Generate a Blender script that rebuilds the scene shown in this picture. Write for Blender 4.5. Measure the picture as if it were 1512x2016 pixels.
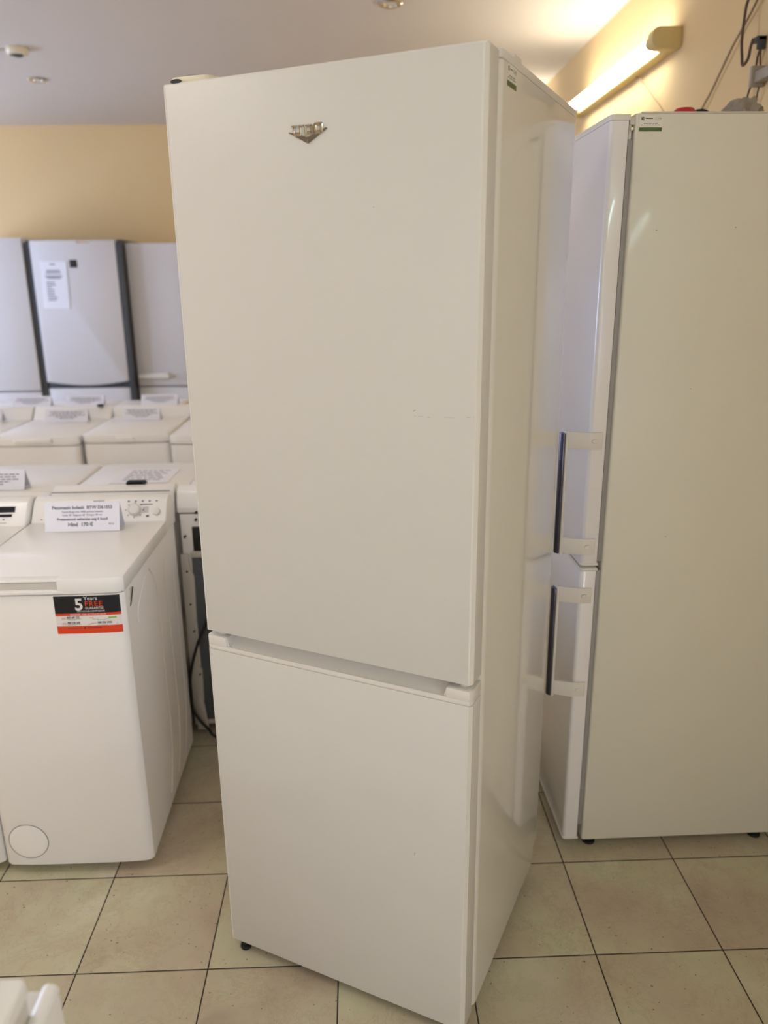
import bpy, bmesh, math, random
from mathutils import Vector, Matrix
random.seed(4)
PI = math.pi
for o in list(bpy.data.objects):
    bpy.data.objects.remove(o)
S = bpy.context.scene
COL = S.collection

# ---------------------------------------------------------------- camera
CAM_YAW, CAM_PITCH, CAM_ROLL, CAM_F, CAM_H = 0.03247, 0.29175, -0.01010, 1533.8, 1.5587
cd = bpy.data.cameras.new('camera')
cam = bpy.data.objects.new('camera', cd); COL.objects.link(cam)
cy, sy = math.cos(CAM_YAW), math.sin(CAM_YAW)
fw = Vector((sy*math.cos(CAM_PITCH), cy*math.cos(CAM_PITCH), -math.sin(CAM_PITCH)))
r0 = Vector((cy, -sy, 0)); u0 = r0.cross(fw)
rt = r0*math.cos(CAM_ROLL) + u0*math.sin(CAM_ROLL)
up = -r0*math.sin(CAM_ROLL) + u0*math.cos(CAM_ROLL)
m = Matrix.Identity(4)
for i in range(3):
    m[i][0] = rt[i]; m[i][1] = up[i]; m[i][2] = -fw[i]
m[2][3] = CAM_H
cam.matrix_world = m
cd.sensor_fit = 'VERTICAL'; cd.sensor_height = 36; cd.sensor_width = 27
cd.lens = CAM_F/2016*36
cd.clip_start = 0.02; cd.clip_end = 60
cd.dof.use_dof = True; cd.dof.focus_distance = 1.55; cd.dof.aperture_fstop = 2.8
S.camera = cam

# ---------------------------------------------------------------- world, lights, exposure
S.view_settings.view_transform = 'Standard'; S.view_settings.look = 'None'
S.view_settings.gamma = 1; S.view_settings.use_curve_mapping = False
S.view_settings.exposure = 0.0
w = bpy.data.worlds.new('world'); S.world = w; w.use_nodes = True
bg = w.node_tree.nodes['Background']
bg.inputs[0].default_value = (0.62, 0.70, 1.0, 1); bg.inputs[1].default_value = 1.2

ROOM = dict(xl=-4.8, xr=1.262, yf=-3.4, yb=6.92, h=2.75)

def area(name, loc, direction, sx, sy_, power, color):
    l = bpy.data.lights.new(name, 'AREA'); l.shape = 'RECTANGLE'; l.size = sx; l.size_y = sy_
    l.energy = power; l.color = color
    o = bpy.data.objects.new(name, l); COL.objects.link(o)
    o.location = loc
    o.rotation_euler = Vector(direction).to_track_quat('-Z', 'Y').to_euler()
    return o
# cool daylight entering by the side windows of the left wall (near and far part), the back wall and the shop front
LP = dict(near=(34, 24, 16), far=(205, 258, 390), back=(11, 9, 10), front=(28, 24, 22), door=(78, 86, 114), tube=(25, 24, 20.5), tube_front=(20, 25, 30), tube_right=(22, 31, 33), panel=(11, 10.2, 9.6), world=(.42, .46, .55))
def split(c):
    p_ = max(c); return p_, tuple(v/p_ if p_ else 1 for v in c)
def daylight(key, name, loc, direction, sx, sz):
    p_, c_ = split(LP[key]); area(name, loc, direction, sx, sz, p_, c_)
daylight('near', 'daylight_left_near', (-4.95, .8, 1.55), (1, 0, 0), 1.5, 4.0)
daylight('far', 'daylight_left_far', (-4.95, 4.7, 1.55), (1, 0, 0), 1.5, 3.6)
daylight('back', 'daylight_back', (-3.95, 7.05, 1.55), (0, -1, 0), 1.3, 1.5)
daylight('front', 'daylight_front', (-1.6, -3.55, 1.6), (0, 1, 0), 4.9, 1.5)
daylight('door', 'daylight_door', (1.45, -1.9, 1.1), (-1, 0, 0), 2.0, 1.3)
bg.inputs[0].default_value = (*LP['world'], 1); bg.inputs[1].default_value = 1
def emit_p(name, key):
    p_, c_ = split(LP[key]); return emit(name, c_, p_)

# ---------------------------------------------------------------- materials
def nodes(name):
    mt = bpy.data.materials.new(name); mt.use_nodes = True
    return mt, mt.node_tree.nodes, mt.node_tree.links, mt.node_tree.nodes['Principled BSDF']
def lin(c):
    return tuple((v/12.92 if v <= .04045 else ((v+.055)/1.055)**2.4) for v in [x/255 for x in c]) + (1,)
def mat(name, rgb, rough=.5, metal=0, coat=0, bump=0, bscale=300, spec=.5, trans=0, mottle=0):
    mt, N, L, b = nodes(name)
    b.inputs['Base Color'].default_value = lin(rgb)
    b.inputs['Roughness'].default_value = rough; b.inputs['Metallic'].default_value = metal
    b.inputs['Coat Weight'].default_value = coat; b.inputs['Coat Roughness'].default_value = .06
    b.inputs['Specular IOR Level'].default_value = spec
    b.inputs['Transmission Weight'].default_value = trans
    tc = N.new('ShaderNodeTexCoord'); nz = N.new('ShaderNodeTexNoise')
    L.new(tc.outputs['Object'], nz.inputs['Vector'])
    if bump:
        nz.inputs['Scale'].default_value = bscale; nz.inputs['Detail'].default_value = 2
        bp = N.new('ShaderNodeBump'); bp.inputs['Strength'].default_value = bump; bp.inputs['Distance'].default_value = .001
        L.new(nz.outputs['Fac'], bp.inputs['Height']); L.new(bp.outputs['Normal'], b.inputs['Normal'])
    if mottle:
        n2 = N.new('ShaderNodeTexNoise'); n2.inputs['Scale'].default_value = 2.2; n2.inputs['Detail'].default_value = 3
        L.new(tc.outputs['Object'], n2.inputs['Vector'])
        mx = N.new('ShaderNodeMix'); mx.data_type = 'RGBA'
        c = lin(rgb); mx.inputs[6].default_value = c
        mx.inputs[7].default_value = tuple(v*(1-mottle) for v in c[:3]) + (1,)
        L.new(n2.outputs['Fac'], mx.inputs[0]); L.new(mx.outputs[2], b.inputs['Base Color'])
    return mt
def emit(name, rgb, strength):
    mt, N, L, b = nodes(name)
    b.inputs['Base Color'].default_value = (.8, .8, .8, 1)
    b.inputs['Emission Color'].default_value = (*rgb, 1); b.inputs['Emission Strength'].default_value = strength
    return mt
M = {}
M['door'] = mat('textured white door enamel', (217, 215, 207), .36, bump=.22, bscale=700, coat=.0)
M['cab'] = mat('glossy white cabinet enamel', (226, 224, 214), .27, coat=1.0, bump=.03, bscale=60)
M['cabB'] = mat('satin white cabinet enamel', (224, 221, 206), .36, coat=.12, bump=.12, bscale=500)
M['doorB'] = mat('smooth white door enamel', (236, 234, 234), .28, coat=.5, bump=.04, bscale=60)
M['doorF'] = mat('light grey white door enamel', (212, 209, 210), .42, coat=.05)
M['plastic'] = mat('white plastic', (226, 222, 214), .35)
M['plastic2'] = mat('off white plastic', (214, 208, 196), .4)
M['warmplastic'] = mat('ivory plastic', (232, 222, 196), .4)
M['gasket'] = mat('grey rubber gasket', (158, 154, 150), .55)
M['dark'] = mat('dark grey metal', (62, 66, 72), .35)
M['black'] = mat('black rubber', (22, 22, 24), .5)
M['gap'] = mat('shadow gap grey', (95, 90, 88), .6)
M['chrome'] = mat('chrome', (205, 200, 192), .12, 1)
M['darkchrome'] = mat('smoked chrome', (92, 92, 108), .16, 1)
M['badge'] = mat('brushed badge metal', (135, 127, 116), .3, 1)
M['washer'] = mat('white washer enamel', (243, 239, 233), .34, coat=.25)
M['washtop'] = mat('white washer lid plastic', (247, 244, 238), .34, coat=.18)
M['paper'] = mat('white paper', (238, 236, 240), .8)
M['bluepaper'] = mat('white card paper', (236, 236, 244), .8)
M['ink'] = mat('grey print ink', (110, 106, 116), .8)
M['inkdark'] = mat('dark print ink', (38, 34, 32), .7)
M['stick_dark'] = mat('sticker navy black', (10, 12, 20), .4)
M['stick_orange'] = mat('sticker orange', (226, 66, 16), .5)
M['stick_white'] = mat('sticker white', (236, 230, 224), .5)
M['stick_green'] = mat('sticker lime', (140, 190, 70), .5)
M['label_green'] = mat('label green', (74, 96, 30), .35)
M['label'] = mat('label film', (232, 229, 216), .4)
M['display'] = mat('dark display glass', (14, 16, 28), .15)
M['backgrey'] = mat('galvanised grey back panel', (112, 116, 120), .45, .3)
M['cable'] = mat('black cable', (30, 30, 32), .5)
M['browncord'] = mat('brown cord', (96, 74, 56), .7)
M['tancord'] = mat('tan cord', (150, 126, 94), .7)
M['red'] = mat('red plastic', (206, 50, 52), .4)
M['greycloth'] = mat('grey crumpled film', (160, 152, 136), .5)
M['lamp_body'] = mat('ivory lamp housing', (216, 196, 140), .5)
M['glass'] = None

def wall_mat(name, rgb, mott):
    mt = mat(name, rgb, .75, bump=.15, bscale=160, mottle=mott, spec=.3); return mt
M['wall'] = wall_mat('cream painted plaster', (226, 198, 148), .05)
M['ceil'] = wall_mat('white painted ceiling', (222, 214, 206), .03)

TILE, TOX, TOY = .30822, -.9956, 1.7734
def floor_mat():
    mt, N, L, b = nodes('beige mottled floor tile')
    tc = N.new('ShaderNodeTexCoord'); sp = N.new('ShaderNodeSeparateXYZ'); L.new(tc.outputs['Object'], sp.inputs[0])
    def math_(op, a, c=None, cl=False):
        n = N.new('ShaderNodeMath'); n.operation = op; n.use_clamp = cl
        for i, v in enumerate((a, c)):
            if v is None: continue
            if isinstance(v, (int, float)): n.inputs[i].default_value = v
            else: L.new(v, n.inputs[i])
        return n.outputs[0]
    ds, ids = [], []
    for ax, off in ((0, TOX), (1, TOY)):
        q = math_('DIVIDE', math_('SUBTRACT', sp.outputs[ax], off), TILE)
        ids.append(math_('FLOOR', q))
        f = math_('FRACT', q)
        ds.append(math_('MULTIPLY', math_('MINIMUM', f, math_('SUBTRACT', 1.0, f)), TILE))
    d = math_('MINIMUM', ds[0], ds[1])
    grout = math_('SUBTRACT', 1.0, math_('MULTIPLY', math_('SUBTRACT', d, .0013), 1/.0007, True))
    edge = math_('MULTIPLY', math_('SUBTRACT', d, .0015), 1/.0022, True)
    cmb = N.new('ShaderNodeCombineXYZ'); L.new(ids[0], cmb.inputs[0]); L.new(ids[1], cmb.inputs[1])
    wn = N.new('ShaderNodeTexWhiteNoise'); wn.noise_dimensions = '3D'; L.new(cmb.outputs[0], wn.inputs['Vector'])
    # every tile gets its own cut of the mottling
    vm = N.new('ShaderNodeVectorMath'); vm.operation = 'MULTIPLY_ADD'
    L.new(wn.outputs['Color'], vm.inputs[0]); vm.inputs[1].default_value = (7, 7, 7); L.new(tc.outputs['Object'], vm.inputs[2])
    def noise(scale, detail, rough, dist=0, src=vm.outputs[0]):
        n = N.new('ShaderNodeTexNoise'); n.inputs['Scale'].default_value = scale; n.inputs['Detail'].default_value = detail
        n.inputs['Roughness'].default_value = rough; n.inputs['Distortion'].default_value = dist; L.new(src, n.inputs['Vector']); return n.outputs['Fac']
    def ramp(src, stops):
        r = N.new('ShaderNodeValToRGB'); L.new(src, r.inputs[0]); e = r.color_ramp.elements
        e[0].position, e[0].color = stops[0]; e[1].position, e[1].color = stops[-1]
        for p_, c_ in stops[1:-1]:
            x = e.new(p_); x.color = c_
        return r.outputs[0]
    def mix(f, a, c, mode='MIX'):
        n = N.new('ShaderNodeMix'); n.data_type = 'RGBA'; n.blend_type = mode
        if isinstance(f, (int, float)): n.inputs[0].default_value = f
        else: L.new(f, n.inputs[0])
        for i, v in ((6, a), (7, c)):
            if isinstance(v, tuple): n.inputs[i].default_value = v
            else: L.new(v, n.inputs[i])
        return n.outputs[2]
    base = ramp(noise(4.2, 6, .62, .25), [(.32, lin((180, 165, 140))), (.46, lin((199, 188, 158))), (.56, lin((200, 196, 163))), (.72, lin((216, 207, 184)))])
    pink = ramp(noise(3.0, 3, .5, .4), [(.42, (0, 0, 0, 1)), (.68, (1, 1, 1, 1))])
    base = mix(math_('MULTIPLY', pink, .5), base, lin((184, 160, 146)))
    vein = noise(6.5, 9, .78, .35)
    vr = ramp(vein, [(.475, (0, 0, 0, 1)), (.5, (1, 1, 1, 1)), (.525, (0, 0, 0, 1))])
    base = mix(math_('MULTIPLY', vr, math_('MULTIPLY', noise(5, 2, .5), .42)), base, lin((134, 118, 92)))
    specks = ramp(noise(120, 1, .5, 0), [(.745, (0, 0, 0, 1)), (.775, (1, 1, 1, 1))])
    base = mix(math_('MULTIPLY', specks, .75), base, lin((84, 66, 48)))
    base = mix(math_('MULTIPLY', wn.outputs['Value'], .10), base, lin((150, 136, 112)))
    col = mix(grout, base, lin((52, 38, 32)))
    L.new(col, b.inputs['Base Color'])
    b.inputs['Roughness'].default_value = .34
    rr = math_('ADD', math_('MULTIPLY', noise(14, 3, .6), .22), .26)
    L.new(math_('ADD', rr, math_('MULTIPLY', grout, .5)), b.inputs['Roughness'])
    bp = N.new('ShaderNodeBump'); bp.inputs['Strength'].default_value = .5; bp.inputs['Distance'].default_value = .0015
    L.new(math_('ADD', edge, math_('MULTIPLY', noise(30, 3, .5), .10)), bp.inputs['Height']); L.new(bp.outputs[0], b.inputs['Normal'])
    return mt
M['floor'] = floor_mat()

# ---------------------------------------------------------------- mesh helpers
class MB:
    def __init__(s): s.bm = bmesh.new(); s.mats = []; s.cur = 0
    def use(s, m):
        if m not in s.mats: s.mats.append(m)
        s.cur = s.mats.index(m); return s
    def _add(s, bm2, M4=None):
        if M4 is not None: bmesh.ops.transform(bm2, matrix=M4, verts=bm2.verts)
        for f in bm2.faces: f.material_index = s.cur
        me = bpy.data.meshes.new('t'); bm2.to_mesh(me); bm2.free(); s.bm.from_mesh(me); bpy.data.meshes.remove(me)
    def prism(s, poly, axis, a, b, bev=0, seg=2, M4=None, ang=35):
        """poly: 2D outline in the plane across axis ('x': y,z / 'y': x,z / 'z': x,y)"""
        bm = bmesh.new()
        def P(p, t):
            return {'x': (t, p[0], p[1]), 'y': (p[0], t, p[1]), 'z': (p[0], p[1], t)}[axis]
        v0 = [bm.verts.new(P(p, a)) for p in poly]; v1 = [bm.verts.new(P(p, b)) for p in poly]
        n = len(poly)
        bm.faces.new(v0); bm.faces.new(v1)
        for i in range(n): bm.faces.new((v0[i], v0[(i+1) % n], v1[(i+1) % n], v1[i]))
        bmesh.ops.recalc_face_normals(bm, faces=bm.faces)
        if bev:
            es = [e for e in bm.edges if e.calc_face_angle(0) > math.radians(ang)]
            bmesh.ops.bevel(bm, geom=es, offset=bev, segments=seg, profile=.5, affect='EDGES', clamp_overlap=True)
        s._add(bm, M4); return s
    def box(s, x0, x1, y0, y1, z0, z1, bev=0, seg=2, M4=None):
        return s.prism([(x0, y0), (x1, y0), (x1, y1), (x0, y1)], 'z', z0, z1, bev, seg, M4)
    def cyl(s, p, q, r, r2=None, n=24, bev=0):
        p, q = Vector(p), Vector(q); d = q-p
        bm = bmesh.new()
        bmesh.ops.create_cone(bm, cap_ends=True, segments=n, radius1=r, radius2=r if r2 is None else r2, depth=d.length)
        if bev:
            es = [e for e in bm.edges if e.calc_face_angle(0) > math.radians(60)]
            bmesh.ops.bevel(bm, geom=es, offset=bev, segments=2, profile=.5, affect='EDGES')
        s._add(bm, Matrix.Translation((p+q)/2) @ d.to_track_quat('Z', 'Y').to_matrix().to_4x4()); return s
    def tube(s, pts, r, n=8, smooth=6, cap=True):
        pts = [Vector(p) for p in pts]
        if smooth > 1 and len(pts) > 2:
            out = []
            for i in range(len(pts)-1):
                p0 = pts[max(i-1, 0)]; p1 = pts[i]; p2 = pts[i+1]; p3 = pts[min(i+2, len(pts)-1)]
                for k in range(smooth):
                    t = k/smooth
                    out.append(.5*((2*p1)+(p2-p0)*t+(2*p0-5*p1+4*p2-p3)*t*t+(3*p1-p0-3*p2+p3)*t**3))
            pts = out+[pts[-1]]
        bm = bmesh.new(); rings = []; prev = None
        for i, p in enumerate(pts):
            d = (pts[min(i+1, len(pts)-1)]-pts[max(i-1, 0)]).normalized()
            a = prev - prev.dot(d)*d if prev is not None else d.orthogonal()
            a.normalize(); prev = a; c = d.cross(a)
            rings.append([bm.verts.new(p+(a*math.cos(2*PI*k/n)+c*math.sin(2*PI*k/n))*r) for k in range(n)])
        for a_, b_ in zip(rings, rings[1:]):
            for k in range(n): bm.faces.new((a_[k], a_[(k+1) % n], b_[(k+1) % n], b_[k]))
        if cap: bm.faces.new(rings[0]); bm.faces.new(rings[-1])
        bmesh.ops.recalc_face_normals(bm, faces=bm.faces)
        s._add(bm); return s
    def lathe(s, prof, loc=(0, 0, 0), n=32, M4=None):
        bm = bmesh.new(); rings = []
        for r, z in prof: rings.append([bm.verts.new((max(r, 1e-5)*math.cos(2*PI*k/n), max(r, 1e-5)*math.sin(2*PI*k/n), z)) for k in range(n)])
        for a_, b_ in zip(rings, rings[1:]):
            for k in range(n): bm.faces.new((a_[k], a_[(k+1) % n], b_[(k+1) % n], b_[k]))
        bm.faces.new(rings[0]); bm.faces.new(rings[-1])
        bmesh.ops.remove_doubles(bm, verts=bm.verts, dist=1e-5)
        bmesh.ops.recalc_face_normals(bm, faces=bm.faces)
        s._add(bm, (Matrix.Translation(loc) @ M4) if M4 is not None else Matrix.Translation(loc)); return s
    def quad(s, pts, th=0):
        bm = bmesh.new(); vs = [bm.verts.new(p) for p in pts]; f = bm.faces.new(vs)
        if th:
            n = f.normal if f.normal.length else None
            bm.normal_update(); n = f.normal.copy()
            r = bmesh.ops.extrude_face_region(bm, geom=[f]); nv = [v for v in r['geom'] if isinstance(v, bmesh.types.BMVert)]
            for v in nv: v.co += n*th
            bmesh.ops.recalc_face_normals(bm, faces=bm.faces)
        s._add(bm); return s
    def text(s, string, size, M4, align='LEFT', th=.00015, sx=1, weight=0, spacing=1):
        cu = bpy.data.curves.new('t', 'FONT'); cu.body = string; cu.size = size; cu.align_x = align; cu.extrude = th
        cu.resolution_u = 3; cu.offset = weight; cu.space_character = spacing
        ob = bpy.data.objects.new('t', cu); me = bpy.data.meshes.new_from_object(ob)
        bm = bmesh.new(); bm.from_mesh(me); bpy.data.objects.remove(ob); bpy.data.curves.remove(cu); bpy.data.meshes.remove(me)
        s._add(bm, M4 @ Matrix.Diagonal((sx, 1, 1, 1))); return s
    def build(s, name, parent=None, mats=None):
        bm = s.bm
        bm.normal_update()
        for f in bm.faces: f.smooth = True
        for e in bm.edges:
            e.smooth = e.is_manifold and e.calc_face_angle(0) < math.radians(32)
        me = bpy.data.meshes.new(name); bm.to_mesh(me); bm.free()
        for m_ in s.mats: me.materials.append(m_)
        o = bpy.data.objects.new(name, me); COL.objects.link(o)
        if parent is not None: o.parent = parent
        return o
def mb(m): return MB().use(M[m] if isinstance(m, str) else m)

def rpoly(pts, seg=6):
    """pts: (x, y, radius) -> outline with rounded corners"""
    out = []; n = len(pts)
    for i, (x, y, r) in enumerate(pts):
        p = Vector((x, y))
        if r <= 0: out.append((x, y)); continue
        a = (Vector(pts[i-1][:2])-p); b = (Vector(pts[(i+1) % n][:2])-p)
        a_, b_ = a.normalized(), b.normalized(); half = a_.angle(b_)/2
        t = min(r/math.tan(half), a.length*.499, b.length*.499); rr = t*math.tan(half)
        c = p+(a_+b_).normalized()*(rr/math.sin(half))
        s0, s1 = p+a_*t-c, p+b_*t-c
        a0 = math.atan2(s0.y, s0.x); a1 = math.atan2(s1.y, s1.x); da = (a1-a0+PI) % (2*PI)-PI
        for k in range(seg+1):
            an = a0+da*k/seg; out.append((c.x+rr*math.cos(an), c.y+rr*math.sin(an)))
    return out

def thing(name, label, cat, loc=(0, 0, 0), rz=0, group=None):
    o = bpy.data.objects.new(name, None); COL.objects.link(o)
    o.location = loc; o.rotation_euler = (0, 0, rz); o.empty_display_size = .1
    o['label'] = label; o['category'] = cat
    if group: o['group'] = group
    return o
def tag(o, label, cat, group=None):
    o['label'] = label; o['category'] = cat
    if group: o['group'] = group
    return o
def struct(name, b, parent=None):
    o = b.build(name, parent)
    if parent is None: o['kind'] = 'structure'
    return o
def pl(b, name, parent, label=None):
    o = b.build(name, parent)
    if label: o['label'] = label
    return o
# frames for flat print: text plane facing -y (front of a thing) / facing +x (its right side)
def FY(x, y, z): return Matrix.Translation((x, y, z)) @ Matrix.Rotation(PI/2, 4, 'X')
def FX(x, y, z): return Matrix.Translation((x, y, z)) @ Matrix.Rotation(PI/2, 4, 'Z') @ Matrix.Rotation(PI/2, 4, 'X')

# ---------------------------------------------------------------- the room
R_ = ROOM
struct('floor', mb('floor').box(R_['xl']-.15, R_['xr']+.15, R_['yf']-.15, R_['yb']+.15, -.08, 0))
struct('ceiling', mb('ceil').box(R_['xl']-.15, R_['xr']+.15, R_['yf']-.15, R_['yb']+.15, R_['h'], R_['h']+.1))
b = mb('wall').box(R_['xr'], R_['xr']+.15, -1.2, R_['yb'], 0, R_['h']).box(R_['xr'], R_['xr']+.15, R_['yf'], -2.6, 0, R_['h']).box(R_['xr'], R_['xr']+.15, -2.6, -1.2, 2.15, R_['h'])
struct('wall_right', b)
b = mb('plastic').box(1.29, 1.35, -2.6, -2.5, 0, 2.15, .004).box(1.29, 1.35, -1.3, -1.2, 0, 2.15, .004).box(1.29, 1.35, -2.5, -1.3, 0, .14, .004).box(1.29, 1.35, -2.5, -1.3, 2.05, 2.15, .004).box(1.29, 1.35, -2.5, -1.3, .95, 1.03, .004)
struct('door_1', b)
struct('wall_back', mb('wall').box(-3.2, R_['xr'], R_['yb'], R_['yb']+.15, 0, R_['h']).box(R_['xl'], -4.7, R_['yb'], R_['yb']+.15, 0, R_['h']).box(-4.7, -3.2, R_['yb'], R_['yb']+.15, 0, .8).box(-4.7, -3.2, R_['yb'], R_['yb']+.15, 2.35, R_['h']))
b = mb('wall')   # left wall around a long band of windows
b.box(R_['xl']-.15, R_['xl'], R_['yf'], R_['yb'], 0, .8); b.box(R_['xl']-.15, R_['xl'], R_['yf'], R_['yb'], 2.35, R_['h'])
for y0, y1 in ((R_['yf'], -1.2), (.7, .95), (2.85, 3.1), (4.5, 4.75), (6.5, R_['yb'])): b.box(R_['xl']-.15, R_['xl'], y0, y1, .8, 2.35)
struct('wall_left', b)
b = mb('wall')   # shop front wall
b.box(R_['xl'], R_['xr'], R_['yf']-.15, R_['yf'], 0, .75); b.box(R_['xl'], R_['xr'], R_['yf']-.15, R_['yf'], 2.4, R_['h'])
for x0, x1 in ((R_['xl'], -4.1), (-1.65, -1.5), (.9, R_['xr'])): b.box(x0, x1, R_['yf']-.15, R_['yf'], .75, 2.4)
struct('wall_front', b)
def window(n, c, axis, half, z0, z1):
    b = mb('plastic'); t = .03
    def bx(a0, a1, z0_, z1_):
        if axis == 'y': b.box(c[0]-t, c[0]+t, a0, a1, z0_, z1_, .004)
        else: b.box(a0, a1, c[1]-t, c[1]+t, z0_, z1_, .004)
    m0 = c[1] if axis == 'y' else c[0]
    bx(m0-half, m0+half, z0, z0+.06); bx(m0-half, m0+half, z1-.06, z1)
    for k in (-half, -.03, half-.06): bx(m0+k, m0+k+.06, z0+.06, z1-.06)
    struct('window_%d' % n, b)
for i, (y, hf) in enumerate(((-.25, .95), (1.9, .95), (3.8, .70), (5.625, .875))): window(i+1, (R_['xl']-.08, y), 'y', hf, .8, 2.35)
for i, (x, hf) in enumerate(((-2.875, 1.225), (-.3, 1.2))): window(i+5, (x, R_['yf']-.08), 'x', hf, .75, 2.4)
window(7, (-3.95, R_['yb']+.08), 'x', .75, .8, 2.35)
struct('baseboard_right', mb('plastic2').box(R_['xr']-.012, R_['xr'], -1.18, R_['yb']-.002, 0, .07, .003))
struct('baseboard_back', mb('plastic2').box(R_['xl'], R_['xr']-.014, R_['yb']-.012, R_['yb'], 0, .07, .003))

# ---------------------------------------------------------------- wall tube lamps
TUBE = emit_p('glowing fluorescent tube', 'tube')
TUBE2 = emit_p('glowing front fluorescent tube', 'tube_front')
TUBE3 = emit_p('glowing rear fluorescent tube', 'tube_right')
def tube_lamp(label, loc, rz, length, group=None, tm=TUBE2):
    """local x runs along the lamp, local y = 0 is the wall, the tube stands towards -y"""
    t = thing('tube_lamp', label, 'lamp', loc, rz, group)
    h = length/2
    pl(mb('lamp_body').prism(rpoly([(-.05, -.032, .008), (0, -.032, 0), (0, .032, 0), (-.05, .032, .008)]), 'x', -h, h, .002), 'housing', t)
    for s in (-1, 1):
        e = mb('lamp_body').prism(rpoly([(-.115, -.035, .03), (0, -.035, 0), (0, .04, 0), (-.115, .04, .03)]), 'x', s*h, s*(h+.055), .003)
        e.cyl((s*h, -.082, .004), (s*(h-.05), -.082, .004), .024)
        pl(e, 'end_cap', t)
    pl(mb(tm).cyl((-h+.05, -.082, .004), (h-.05, -.082, .004), .022, n=24), 'tube', t, 'lit white tube')
    return t
tube_lamp('lit fluorescent tube lamp on the cream wall above the two tall fridges', (R_['xr'], 4.0, 2.425), PI/2*-1, 1.25, tm=TUBE)
tube_lamp('unseen tube lamp added further along the cream wall, hidden behind the front fridge', (R_['xr'], 6.0, 2.425), PI/2*-1, 1.25, tm=TUBE)  # unseen lamp added to brighten the ceiling and the back wall
PANEL = emit_p('glowing diffuser of added ceiling lamp', 'panel')  # unseen ceiling lamps added to give the washer lids overhead light
for x_, y_, lab in ((-1.55, 1.35, 'added square ceiling lamp above the front washers, unseen outside the picture'), (-3.4, 1.35, 'added square ceiling lamp near the left windows, unseen outside the picture')):
    t = thing('added_ceiling_lamp', lab, 'lamp', (x_, y_, R_['h']))
    pl(mb('plastic').box(-.31, .31, -.31, .31, -.03, 0, .004), 'frame', t)
    pl(mb(PANEL).box(-.285, .285, -.285, .285, -.034, -.0302), 'diffuser', t)
# the lamps of the shop front behind the photographer
tube_lamp('lit tube lamp on the front wall above the left shop window', (-3.2, R_['yf'], 2.56), PI, 1.5)
tube_lamp('lit tube lamp on the front wall above the right shop window', (-1.2, R_['yf'], 2.56), PI, 1.5)
tube_lamp('unseen tube lamp added on the right wall behind the photographer', (R_['xr'], -.6, 2.425), PI/2*-1, 1.25, tm=TUBE3)  # unseen lamp added for more light from behind on the right

# ---------------------------------------------------------------- ceiling fittings
def spot(label, x, y):
    t = thing('ceiling_spot', label, 'ceiling spot', (x, y, R_['h']), 0, 'recessed ceiling spots')
    pl(mb('chrome').lathe([(.052, 0), (.056, -.004), (.05, -.010), (.036, -.008), (.034, .0), (.034, .002)]), 'ring', t)
    pl(mb('plastic').lathe([(.0, -.003), (.02, -.004), (.033, -.001), (.033, .0)]), 'reflector', t)
spot('round recessed spot at the top edge of the picture above the white fridge', .182, 4.03)
spot('round recessed spot peeking over the top left corner of the front fridge', -.955, 5.385)
spot('round recessed spot near the back wall, below the smoke detector in the photo', -1.93, 5.42)
t = thing('smoke_detector', 'white round smoke detector on the ceiling at the left', 'smoke detector', (-1.78, 4.754, R_['h']))
pl(mb('warmplastic').lathe([(.055, 0), (.058, -.012), (.052, -.03), (.04, -.034), (.038, -.022), (.0, -.022)]), 'housing', t)
pl(mb('dark').lathe([(.0, -.023), (.03, -.023), (.03, -.034), (.018, -.04), (.0, -.04)]), 'sensor', t)
tag(mb('plastic2').box(-4.7, -1.84, 4.745, 4.765, R_['h']-.014, R_['h'], .002).build('cable_duct'), 'thin white cable duct running left from the smoke detector', 'cable duct')

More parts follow.
